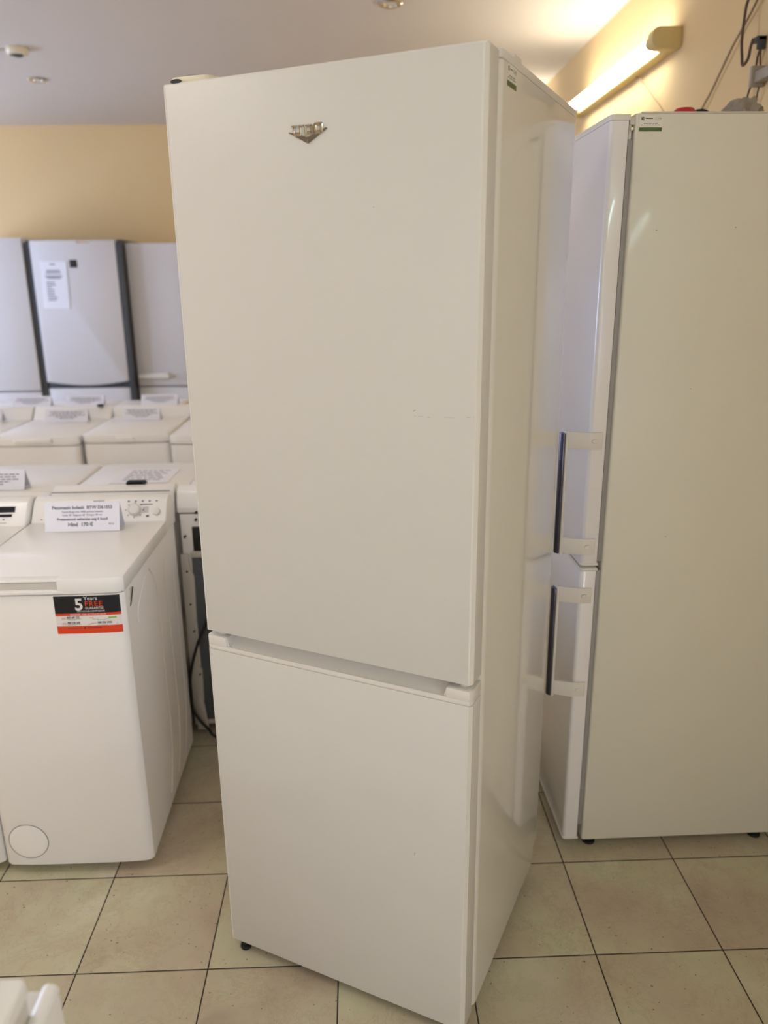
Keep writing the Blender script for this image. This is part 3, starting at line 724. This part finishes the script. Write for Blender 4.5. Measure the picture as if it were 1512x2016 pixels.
# ---------------------------------------------------------------- folded price cards
def tent_card(label, loc, w, hgt, depth=.05, rz=0, lines=None, group=None, name='price_card'):
    """folded card standing like a roof, long side facing local -y"""
    t = thing(name, label, 'price card', loc, rz, group)
    th = .0007; hw = w/2
    prof = [(-depth/2, 0), (-depth/2+th*2, 0), (0, hgt-th*2), (depth/2-th*2, 0), (depth/2, 0), (.001, hgt), (-.001, hgt)]
    pl(mb('bluepaper').prism(prof, 'x', -hw, hw), 'folded_paper', t)
    sl = Vector((0, depth/2-.001, hgt)).normalized()
    Mx = Matrix(((1, 0, 0, 0), (0, sl.y, -sl.z, -depth/2-.0004), (0, sl.z, sl.y, 0), (0, 0, 0, 1)))
    q = mb('ink'); L_ = math.hypot(depth/2, hgt)
    if lines:
        for (txt, size, fy_, wt, x, al) in lines: q.text(txt, size, Mx @ Matrix.Translation((x, L_*fy_, 0)), al, weight=wt)
    else:
        for fy_, a in ((.78, .34), (.66, .30), (.54, .36), (.42, .22), (.30, .14)):
            x = -a*w*1.15
            while x < a*w*1.15:
                l = random.uniform(.010, .022); q.box(x, min(x+l, a*w*1.2), L_*fy_-.0016, L_*fy_+.0016, -.0001, .0002, 0, M4=Mx); x += l+.004
    pl(q, 'printed_text', t)
    return t
tent_card('folded white price card reading Hind 170 euro on the front washer', (-.802, 2.197, .866), .213, .080, .055, .01,
  [('Pesumasin Indesit  BTW D61053', .0128, .77, .0003, 0, 'CENTER'), ('Tsentrifuug max 1000 pööret minutis', .0078, .645, 0, 0, 'CENTER'),
   ('Laius 40  Sügavus 60  Kõrgus 90 cm', .0078, .535, 0, 0, 'CENTER'), ('Pretensiooni esitamise aeg 6 kuud', .0105, .385, .0003, 0, 'CENTER'),
   ('Hind  170 €', .0145, .185, .0004, -.005, 'CENTER'), ('98710', .006, .22, 0, .075, 'LEFT')])

# ---------------------------------------------------------------- second row, backs towards us
w2, n2, body2, con2 = washer('white top-loading washer right behind the front washer, back towards us, with a sheet of paper', (-.81, 3.07, 0), PI, d=.585, hz=.855, con=.055, style=1, w=.395, group=None)
pl(mb('dark').box(-.19, .19, .5848, .5862, .898, .9005), 'console_seam', con2)
w3, n3, body3, con3 = washer('white top-loading washer in the second row at the left picture edge, back towards us', (-1.225, 3.08, 0), PI, d=.60, hz=.855, con=.035, style=2)
w4, n4, body4, con4 = washer('washer in the second row whose grey steel back shows beside the front fridge', (-.402, 3.06, 0), PI, d=.575, hz=.86, con=.045, style=1)
# its back: grey panel, white frame rails, black socket, hose and cable (local y = .575 is the back, local x is mirrored)
Yb = .575
pl(mb('backgrey').box(-.165, .165, Yb-.001, Yb+.003, .05, .67, .003).box(-.13, .13, Yb+.003, Yb+.006, .10, .56, .004), 'back_panel', w4, 'grey steel back panel')
rail = [(.200, .035), (.168, .035), (.172, .12), (.163, .125), (.160, .25), (.171, .27), (.173, .42), (.164, .44), (.160, .60), (.172, .63), (.176, .68), (.200, .68)]
pl(mb('plastic2').prism(rail, 'y', Yb, Yb+.012, .001), 'back_rail', w4)
pl(mb('plastic2').box(-.165, .165, Yb, Yb+.012, .668, .690, .003), 'cross_rail', w4)
pl(mb('black').box(.125, .156, Yb+.001, Yb+.006, .690, .775, .003), 'socket', w4, 'black socket')
for (x, z) in ((.182, .62), (.180, .742), (.180, .50), (.176, .40), (.168, .235), (.140, .80), (.137, .825)):
    pl(mb('inkdark').cyl((x, Yb-.001, z), (x, Yb+.0135, z), .0038, n=12), 'screw', w4)
tag(mb('cable').tube([(-.40, 2.470, .60), (-.503, 2.464, .494), (-.535, 2.46, .429), (-.564, 2.452, .364), (-.588, 2.445, .287), (-.600, 2.44, .219), (-.600, 2.44, .13), (-.574, 2.43, .078), (-.547, 2.43, .043), (-.52, 2.43, .012), (-.42, 2.44, .008)], .005, 10).build('power_cable'),
    'black power cable curving down the grey back of the washer', 'cable')
tag(mb('cable').tube([(-.626, 2.45, .86), (-.628, 2.447, .70), (-.624, 2.445, .50), (-.624, 2.44, .30), (-.622, 2.435, .14), (-.624, 2.43, .03), (-.64, 2.425, .012), (-.70, 2.43, .012)], .009, 10).build('drain_hose'),
    'dark drain hose running down between the washers to the floor', 'hose')
pl(mb('plastic2').prism(rpoly([(.150, .02, .004), (.190, .02, .004), (.186, .13, .006), (.176, .15, .004), (.160, .12, .004)]), 'y', Yb+.012, Yb+.022, .002), 'foot_bracket', w4)
t = thing('paper_sheet', 'printed white sheet lying flat on the lid of the second row washer', 'paper', (-.80, 2.862, .8562), 0)
pl(mb('paper').box(-.105, .105, -.10, .12, 0, .0006), 'sheet', t)
q = mb('ink')
for i in range(7):
    x = -.07
    while x < .06:
        l = random.uniform(.01, .03); q.box(x, min(x+l, .075), .085-.024*i, .092-.024*i, .0006, .0008); x += l+.006
pl(q, 'printed_text', t)
t = thing('lid_handle', 'black handle-like clip lying on the console of the second row washer', 'clip', (-.742, 2.545, .9085))
pl(mb('black').prism(rpoly([(-.034, 0, .004), (-.030, .012, .006), (.030, .012, .006), (.034, 0, .004), (.024, 0, .002), (.020, .006, .003), (-.020, .006, .003), (-.024, 0, .002)]), 'y', -.012, .012, .002), 'body', t)
tent_card('large blank-backed price card on the second row washer at the left edge', (-1.285, 2.72, .857), .215, .066, .06)

# ---------------------------------------------------------------- third row, facing us
G3 = None
row3 = [(-1.905, 1, 'white top-loading washer in the third row cut by the left picture edge'),
        (-1.497, 1, 'white top-loading washer in the third row with a wide grip tab on its lid'),
        (-1.088, 2, 'white top-loading washer in the third row with a small oval lid grip'),
        (-.680, 1, 'white top-loading washer in the third row half hidden by the front fridge')]
for i, (x, stl, lab) in enumerate(row3):
    washer(lab, (x, 3.60+(.0, .0, .03, .0)[i], 0), 0, w=.396, d=.60, hz=(.868, .868, .872, .866)[i], con=(.06, .06, .05, .058)[i], style=stl, con_y=.50)
tent_card('small price card in the third row cut by the left picture edge', (-1.93, 4.05, .870), .21, .062, .05)
tent_card('price card in the third row on the washer with the wide grip tab', (-1.487, 4.02, .869), .215, .064, .05)
tent_card('price card in the third row on the washer with the small oval grip', (-1.108, 4.02, .873), .19, .064, .05)
t = thing('detergent_cap', 'small black cap on the console in the third row beside a price card', 'cap', (-1.352, 4.135, .927))
pl(mb('black').lathe([(0, 0), (.017, 0), (.018, .006), (.014, .011), (0, .012)]), 'cap', t)

# ---------------------------------------------------------------- fourth row, facing away
row4 = [(-2.06, 'washer in the fourth row furthest left, only its top showing under a price card'),
        (-1.65, 'washer in the fourth row in front of the fridge with the dark curved grip'),
        (-1.24, 'washer in the fourth row in front of the rightmost back fridge')]
for x, lab in row4:
    washer(lab, (x, 4.86, 0), PI, w=.396, d=.60, hz=.85, con=.02, style=1)
for (x, w_, lab) in ((-1.925, .225, 'price card in the last row furthest left, before the left back fridge'),
                     (-1.612, .222, 'price card in the last row before the fridge with the dark curved grip'),
                     (-1.176, .215, 'price card in the last row before the rightmost back fridge')):
    tent_card(lab, (x, 4.68, .851), w_, .058, .05)

# ---------------------------------------------------------------- fridges along the back wall
def back_fridge(label, x0, x1, yf, H, zs, cabm='cab', style=0):
    wd = x1-x0; hw = wd/2
    t = thing('fridge_freezer', label, 'fridge', ((x0+x1)/2, yf, 0))
    inset = .042 if style == 1 else 0
    pl(mb(cabm).prism(rpoly([(-hw, .055, .006), (hw, .055, .006), (hw, .60, .004), (-hw, .60, .004)]), 'z', .03, H, .002), 'cabinet', t)
    def dr(z0, z1, name):
        n_ = 10; pts = []
        xw = hw-inset
        if style == 1:
            pts = [(-xw+2*xw*k/n_, .0+.012*((2*k/n_-1)**2)) for k in range(n_+1)]
        else: pts = [(-xw, .0), (xw, .0)]
        return pl(mb('doorF').prism([(p_[0], p_[1]) for p_ in pts]+[(xw, .052), (-xw, .052)], 'z', z0, z1, .003), name, t)
    if style == 1:
        xw = hw-inset
        o = mb('doorF')
        # upper door whose lower edge bows down in the middle
        n_ = 14
        prof = [(xw, H-.003), (-xw, H-.003)]+[(-xw+2*xw*k/n_, zs+.035-.03*math.sin(PI*k/n_)) for k in range(n_+1)]
        o.prism(prof, 'y', .0, .052, .004)
        pl(o, 'upper_door', t)
        dr(.06, zs-.018, 'lower_door')
        pl(mb('dark').box(-hw, hw, .012, .054, zs-.018, zs+.05, .002).box(-hw, -xw-.002, .004, .054, .06, H-.02, .002).box(xw+.002, hw, .004, .054, .06, H-.02, .002), 'frame_trim', t, 'dark grey curved trim between the doors')
        pl(mb('black').box(-.036, .022, -.0015, .0005, 1.655, 1.712, .0005), 'badge', t, 'black square badge')
        pl(mb('chrome').prism(rpoly([(.03, H-.022, .005), (.13, H-.022, .005), (.13, H-.008, .005), (.03, H-.008, .005)]), 'y', -.004, 0, .001), 'top_badge', t, 'bright badge at the top edge')
    else:
        u_ = dr(zs+.004, H-.004, 'upper_door'); l_ = dr(.06, zs-.008, 'lower_door')
        if style == 2:
            pl(mb('plastic').prism(rpoly([(-hw+.01, zs+.065, .006), (-hw+.26, zs+.065, .01), (-hw+.24, zs+.105, .01), (-hw+.01, zs+.095, .006)]), 'y', -.035, .0, .008), 'handle', u_)
    for sx in (-1, 1):
        pl(mb('black').cyl((sx*(hw-.04), .10, 0), (sx*(hw-.04), .10, .032), .02, n=14), 'foot', t)
    return t
back_fridge('white fridge at the back wall cut by the left picture edge', -3.06, -2.458, 6.165, 1.872, .742)
back_fridge('white back wall fridge with a notice, black square badge and dark curved grip', -2.450, -1.738, 6.18, 1.852, .775, 'dark', 1)
back_fridge('white fridge at the back wall next to the front fridge, with bar grip', -1.730, -1.150, 6.27, 1.832, .755, 'cab', 2)
t = thing('notice_sheet', 'white printed notice taped to the fridge with the dark curved grip', 'notice', (-2.255, 6.178, 1.53))
pl(mb('bluepaper').box(-.098, .098, -.0022, -.0012, -.172, .172, 0, M4=Matrix.Rotation(.03, 4, 'Y')), 'sheet', t)
q = mb('ink')
for i, (a, x0) in enumerate(((.02, .0), (.05, 0), (.055, 0), (.062, 0), (.05, 0))):
    zz = (.15, .105, .09, .066, .052)[i]; q.box(x0-a, x0+a, -.0032, -.0021, zz-.004, zz+.004)
for i in range(8): q.box(-.06, -.06+random.uniform(.03, .07), -.0032, -.0021, .02-.018*i-.0035, .02-.018*i+.0035)
pl(q, 'printed_text', t)

# ---------------------------------------------------------------- machine at the lower left corner, close to the camera
t = thing('kitchen_appliance', 'white glossy appliance with stepped rounded edges at the bottom left corner', 'appliance', (-.66, .34, 0))
L0 = -.34; RB = .306; RL = .306; YL = .309
pl(mb('washer').prism(rpoly([(L0, -.26, .02), (RB+.014, -.26, .02), (RB+.014, .350, .012), (L0, .350, .02)]), 'z', .03, .806, .006), 'body', t)
pl(mb('plastic2').prism(rpoly([(L0, -.262, .01), (RL-.004, -.262, .01), (RL-.004, .312, .008), (L0, .312, .01)]), 'z', .795, .846, .004, 3), 'rim', t)
pl(mb('washtop').prism(rpoly([(L0, -.262, .01), (RL, -.262, .01), (RL, YL, .008), (L0, YL, .01)]), 'z', .846, .868, .005, 3).prism(rpoly([(L0+.02, -.24, .01), (RL-.022, -.24, .01), (RL-.022, YL-.012, .01), (L0+.02, YL-.012, .01)]), 'z', .866, .8735, .003, 3), 'lid', t)
pl(mb('washtop').tube([(RB+.004, -.24, .812), (RB+.004, .342, .812)], .0095, 14, 1), 'edge_bead', t)
R0 = RB
for sx in (L0+.05, R0-.05):
    for yy in (-.2, .25):
        pl(mb('black').cyl((sx, yy, 0), (sx, yy, .032), .018, n=14), 'foot', t)
